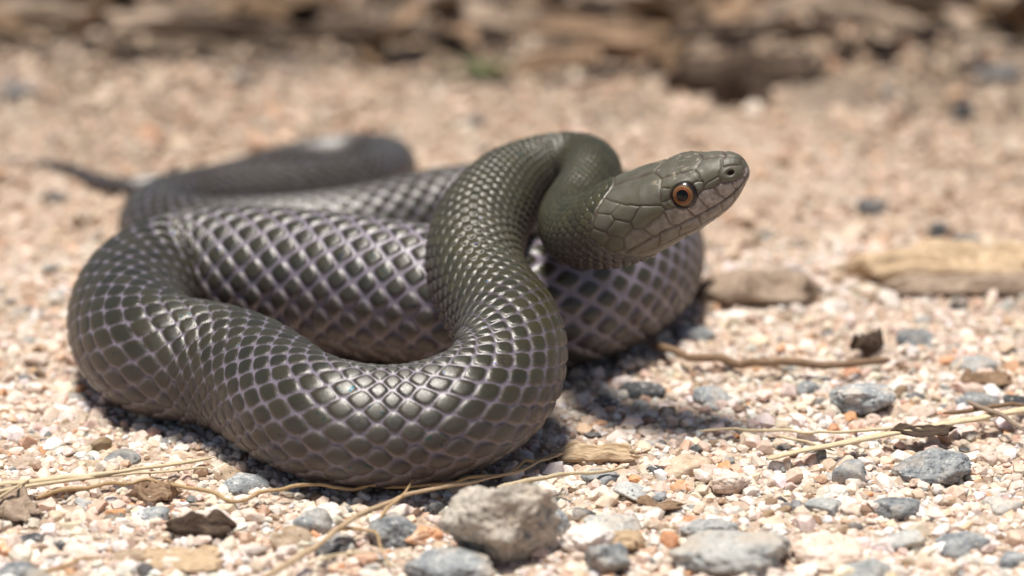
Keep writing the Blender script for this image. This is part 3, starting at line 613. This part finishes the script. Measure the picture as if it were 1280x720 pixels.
tag(tube('straw', [(-10, 628, 1.5), (15, 612, 3), (40, 598, 2)], 1.6, M_STRAW, 0.5, seed=3), 'short thin straw crossing the pale straw pair at its root end', 'straw')
tag(tube('rootlet', [(45, 624, 1), (80, 613, 1.5), (130, 606, 2), (195, 601, 2.2), (232, 611, 1.8), (265, 619, 1.5), (290, 626, 1.3), (335, 615, 1.6), (400, 608, 1.8), (470, 609, 1.8), (530, 605, 2.2), (600, 596, 2.2), (650, 583, 2), (692, 566, 1.5)], 2.0, M_ROOT, 0.8, jitter=0.0005, seed=4), 'long wavy tan rootlet along the foot of the front coil', 'rootlet')
tag(tube('straw', [(325, 724, 2), (385, 690, 3), (430, 656, 3.4), (480, 630, 3.2), (540, 611, 3), (600, 600, 2.6), (655, 585, 2.2), (702, 566, 1.5)], 3.6, M_CHIP, 0.55, 0.7, jitter=0.00018, seed=5), 'long curved tan grass stem passing beside the largest crusted rock', 'straw')
tag(tube('straw', [(476, 648, 3), (500, 622, 3.5), (527, 593, 3)], 1.7, M_ROOT, 0.6, jitter=0.0004, seed=6), 'short straw splinter leaning across the rootlet and the grass stem', 'straw')
tag(tube('rootlet', [(408, 664, 2), (440, 658, 2.6), (470, 670, 2.6), (480, 690, 2), (492, 706, 1.5)], 1.9, M_ROOT, 0.7, jitter=0.0006, seed=7), 'hooked thin rootlet hanging over the blue grey stones', 'rootlet')
tag(tube('straw', [(395, 700, 2), (430, 692, 2.4), (475, 690, 2)], 2.6, M_STRAW, 0.6, 0.6, seed=8), 'short flat pale straw under the curved grass stem', 'straw')
tag(tube('straw', [(58, 716, 1.5), (95, 704, 2), (132, 694, 1.5)], 2.2, M_ROOT, 0.6, jitter=0.0004, seed=9), 'short brown stem beside the tan bark flake', 'straw')
tag(tube('twig', [(815, 430, 2), (850, 444, 2), (905, 452, 2), (980, 456, 2), (1050, 457, 2), (1110, 451, 2)], 4.2, M_TWIG, 0.8, jitter=0.0007, seed=10), 'slender curved brown twig lying on sand past the coil', 'twig')
tag(tube('straw', [(958, 574, 1.2), (1000, 565, 1.6), (1060, 553, 2), (1130, 539, 2.4), (1210, 524, 2.6), (1292, 511, 2.6)], 5.6, M_STRAW, 1.3, 0.35, jitter=0.00018, seed=11), 'broad flat frayed pale straw running past the dark bark splinter', 'straw')
tag(tube('straw', [(872, 540, 1), (920, 536, 1.4), (985, 537, 1.4), (1050, 541, 1.6), (1120, 533, 1.8)], 2.4, M_STRAW, 1.0, 0.6, jitter=0.0004, seed=12), 'thin wavy pale straw joining the broad frayed straw', 'straw')
tag(tube('straw', [(972, 545, 1.5), (1010, 554, 1.8), (1046, 562, 1.4)], 1.7, M_STRAW, 0.6, jitter=0.0004, seed=13), 'tiny pale straw fibre crossing the broad frayed straw', 'straw')
tag(tube('twig', [(1180, 517, 2), (1230, 511, 2.4), (1292, 506, 2)], 2.4, M_TWIG, 0.8, jitter=0.0004, seed=14), 'thin dark twig lying along the broad frayed straw', 'twig')
tag(tube('twig', [(1212, 502, 3), (1245, 518, 3.4), (1282, 537, 2.4)], 2.6, M_WOOD, 0.7, jitter=0.0004, seed=15), 'thin grey twig crossing over the broad frayed straw', 'twig')
tag(tube('straw', [(622, 609, 3), (660, 600, 2.8), (715, 592, 2.2), (782, 586, 1.4)], 2.4, M_STRAW, 0.6, jitter=0.0002, seed=16), 'pale straw tip poking out behind the largest crusted rock', 'straw')

def slab(name, u, v, w, h, mat, label, cat, rz=0.0, thick=0.25, seed=0, bend=0.0, deepf=None, tilt=0.0, group=None, foot=None):
    """flat fibrous piece of bark or wood: w long, depth from its apparent height"""
    p = at(u, v, 0) if foot is None else np.array(foot); g = gz1(p[0], p[1]); k = px(p); L_ = w * k; D_ = (deepf * L_) if deepf else max(h * k / 0.42, 0.12 * L_); H_ = thick * min(D_, L_)
    nx_, ny_ = 48, 22; rg = np.random.default_rng(seed); o = rg.uniform(0, 50, 3)
    a = np.linspace(-1, 1, nx_); b = np.linspace(-1, 1, ny_); A, B = np.meshgrid(a, b, indexing='ij')
    rag = 1 - 0.55 * (vnoise(np.stack([B.ravel() * 4.5 + o[0], np.sign(A.ravel()) * 3 + 8, A.ravel() * 0], 1)).reshape(A.shape) + 0.3) * (np.abs(A) ** 4)
    wid = (1 - 0.35 * np.abs(A) ** 5) * (0.85 + 0.45 * vnoise(np.stack([A.ravel() * 2.5 + o[1], np.sign(B.ravel()) * 4 + 8, A.ravel() * 0], 1)).reshape(A.shape) + 0.15 * vnoise(np.stack([A.ravel() * 9 + o[1], np.sign(B.ravel()) * 4 + 20, A.ravel() * 0], 1)).reshape(A.shape))
    Xs = A * rag * L_ / 2; Ys = B * wid * D_ / 2
    fib = vnoise(np.stack([A.ravel() * 2.5 + o[0], B.ravel() * 13 + o[1], A.ravel() * 0 + o[2]], 1)).reshape(A.shape); lump = vnoise(np.stack([A.ravel() * 2 + o[2], B.ravel() * 1.5 + o[0], A.ravel() * 0 + 7], 1)).reshape(A.shape)
    prof = (1 - B**4) * (1 - A**10)
    cur = bend * L_ * (A**2)
    top = H_ * (prof * (0.55 + 0.9 * lump) + 0.8 * fib * prof) + cur; bot = -0.25 * H_ * prof + cur - 0.02 * H_
    V = np.concatenate([np.stack([Xs, Ys, top], -1).reshape(-1, 3), np.stack([Xs * 0.97, Ys * 0.95, bot], -1).reshape(-1, 3)]); N_ = nx_ * ny_
    F = []
    for i in range(nx_ - 1):
        for j in range(ny_ - 1):
            q0 = i * ny_ + j; F += [(q0, q0 + ny_, q0 + ny_ + 1, q0 + 1), (N_ + q0, N_ + q0 + 1, N_ + q0 + ny_ + 1, N_ + q0 + ny_)]
        q0 = i * ny_; F += [(q0, N_ + q0, N_ + q0 + ny_, q0 + ny_)]; q0 += ny_ - 1; F += [(q0, q0 + ny_, N_ + q0 + ny_, N_ + q0)]
    for j in range(ny_ - 1):
        F += [(j, j + 1, N_ + j + 1, N_ + j)]; q0 = (nx_ - 1) * ny_ + j; F += [(q0, N_ + q0, N_ + q0 + 1, q0 + 1)]
    me = np_mesh(name, V, F); uv = me.uv_layers.new(name='UVMap'); li = np.array(F).ravel() % N_
    uv.data.foreach_set('uv', np.stack([(A.ravel()[li] + 1) * L_ * 30, (B.ravel()[li] + 1) * 0.5], -1).ravel().astype(np.float32))
    o_ = link(name, me, mat); o_.location = (p[0], p[1] + D_ * 0.35, g + 0.2 * H_ + 0.0006); o_.rotation_euler = (tilt, 0, rz)
    return tag(o_, label, cat, group)
slab('bark_flake', 250, 672, 88, 20, M_BARK, 'dark fibrous bark splinter lying on pale sand behind the tan bark flake', 'bark', -0.05, 0.5, 1, 0.05)
slab('bark_flake', 12, 650, 56, 44, M_WOOD, 'grey brown bark flake touching the short thin straw', 'bark', 0.5, 0.35, 2)
slab('bark_flake', 192, 626, 64, 22, M_TWIG, 'brown leaf shaped bark flake just below the wavy rootlet', 'bark', -0.2, 0.35, 3, 0.04)
slab('bark_flake', 226, 712, 112, 44, M_CHIP, 'broad tan layered bark flake with jagged edge', 'bark', 0.15, 0.11, 4, 0.02, 0.75)
slab('wood_chip', 745, 578, 120, 18, M_CHIP, 'fibrous tan wood splinter beside the front coil', 'wood chip', 0.02, 0.4, 5, 0.0)
slab('wood_chip', 766, 688, 80, 16, M_CHIP, 'short tan wood chip above the squarish blue grey stone', 'wood chip', -0.15, 0.5, 6)
slab('bark_flake', 1084, 446, 44, 30, M_BARK, 'dark bark lump at the end of the slender twig', 'bark', 0.3, 0.9, 7, 0.1, 0.6)
slab('bark_flake', 1156, 566, 82, 16, M_BARK, 'dark bark splinter resting on the broad grey stone', 'bark', 0.05, 0.22, 8, 0.05).location.z += 0.0022
slab('bark_flake', 826, 638, 66, 12, M_TWIG, 'curled brown bark scrap beside pale pebbles', 'bark', -0.35, 0.25, 9, 0.08)
slab('stick', 950, 383, 160, 30, M_WOOD, 'flat grey brown stick end beside the thick coil', 'stick', -0.05, 0.5, 10)
slab('stick', 1185, 352, 270, 34, M_CHIP, 'long weathered tan wood strip beyond the pebbles', 'stick', 0.06, 0.4, 11)
slab('stick', 1215, 372, 210, 22, M_WOOD, 'grey weathered wood strip next to the long tan strip', 'stick', 0.03, 0.5, 12)
slab('bark_flake', 1235, 486, 70, 16, M_TWIG, 'brown bark scrap between two grey stones', 'bark', 0.1, 0.4, 13)
slab('stick', 935, 112, 240, 30, M_BARK, 'thick dark stick lying before the leaf litter', 'stick', 0.45, 0.55, 14)
slab('bark_flake', 932, 140, 44, 36, M_BARK, 'dark bark stub in front of the thick dark stick', 'bark', 1.2, 0.9, 15)
# ---- leaf litter at the back
def near_far(u): return 'the green sprout' if 380 < u < 760 else 'the thick dark stick' if 760 <= u < 1150 else 'the orange stone' if u < 380 else 'the charcoal stones'
def leaf(u, v, w, seed, mat):
    tone = {'dry_leaf': 'dark brown', 'brown_twig': 'russet brown', 'weathered_wood': 'pale greyish'}[mat.name]; where = 'deep in the litter' if v < 10 else 'at the edge of the litter'
    p = at(u, v, 0); g = gz1(p[0], p[1]); L_ = w * px(p); rg = np.random.default_rng(seed); n = 12; V = []; F = []
    curl, cup = rg.uniform(-0.5, 0.5), rg.uniform(0.1, 0.6)
    for s_ in (0, 1):
        for i in range(n + 1):
            t = i / n; wd = 0.26 * math.sin(math.pi * min(1, t * 0.97 + 0.02)) ** 0.8
            for b in (-1, -0.5, 0, 0.5, 1):
                V.append(((t - 0.5) * L_, b * wd * L_ + 0.04 * L_ * math.sin(5 * t), L_ * (curl * (t - 0.5) ** 2 + cup * wd * b * b) - s_ * 0.012 * L_))
    m = (n + 1) * 5
    for i in range(n):
        for b in range(4):
            q0 = i * 5 + b; F += [(q0, q0 + 5, q0 + 6, q0 + 1), (m + q0, m + q0 + 1, m + q0 + 6, m + q0 + 5)]
        q0 = i * 5; F += [(q0, m + q0, m + q0 + 5, q0 + 5), (q0 + 4, q0 + 9, m + q0 + 9, m + q0 + 4)]
    me = np_mesh('dry_leaf', V, F); uv = me.uv_layers.new(name='UVMap'); VV = np.array(V); li = np.array(F).ravel(); uv.data.foreach_set('uv', (VV[li][:, :2] * 40).ravel().astype(np.float32))
    o = link('dry_leaf', me, mat); o.location = (p[0], p[1], g + 0.002 + rg.uniform(0, 0.008)); o.rotation_euler = (rg.normal(0, 0.3), rg.normal(0, 0.3), rg.uniform(0, 6.28))
    return tag(o, f'{"large" if w > 95 else "small"} {tone} curled leaf {where} near {near_far(u)}', 'leaf', 'dry leaves in the litter')
for i in range(120):
    v = 84 - 165 * rng.random() ** 0.9 + rng.normal(0, 16); leaf(rng.uniform(-60, 1340), v, rng.uniform(60, 130), 700 + i, [M_LEAF, M_LEAF, M_TWIG, M_WOOD][i % 4])
for i in range(60):
    v = 82 - 165 * rng.random() + rng.normal(0, 14); u = rng.uniform(-60, 1340)
    slab('stick', u, v, rng.uniform(110, 300), rng.uniform(7, 15), [M_BARK, M_TWIG, M_BARK, M_WOOD][i % 4], f'{["blackish", "russet", "blackish", "weathered grey"][i % 4]} {"long" if i % 3 else "knobbly"} stick {"deep in the litter" if v < 10 else "at the edge of the litter"} near {near_far(u)}', 'stick', rng.normal(0, 0.45), 0.8, 800 + i, 0.0, 0.09, 0, 'sticks in the litter').location.z += rng.uniform(0, 0.006)
# a low green sprout at the edge of the litter
gp = at(602, 92, 0); gr_ = tag(bpy.data.objects.new('green_sprout', None), 'small green sprout growing at the edge of the litter', 'plant'); COL.objects.link(gr_); gr_.location = (gp[0], gp[1], gz1(gp[0], gp[1]))
M_GREEN = NT('green_leaf'); M_GREEN.p(Base_Color=(0.075, 0.095, 0.025, 1), Roughness=0.6); bl = None
for i in range(16):
    if bl is None:
        V = []; F = []
        for k in range(7):
            t = k / 6; wd = 0.0016 * math.sin(math.pi * (0.12 + 0.86 * t)); V += [(-wd, 0.011 * t, 0.006 * t - 0.004 * t * t), (0, 0.011 * t, 0.0056 * t - 0.004 * t * t - 0.0003), (wd, 0.011 * t, 0.006 * t - 0.004 * t * t)]
        for k in range(6): F += [(3*k, 3*k+1, 3*k+4, 3*k+3), (3*k+1, 3*k+2, 3*k+5, 3*k+4)]
        bl = np_mesh('leaf', V, F)
    o = link('leaf', bl, M_GREEN.m, gr_); o.rotation_euler = (rng.uniform(-0.1, 0.5), 0, i * 2.4); o.scale = [rng.uniform(0.5, 0.9)] * 3
    o.location = (rng.uniform(-0.004, 0.004), rng.uniform(-0.004, 0.004), 0)
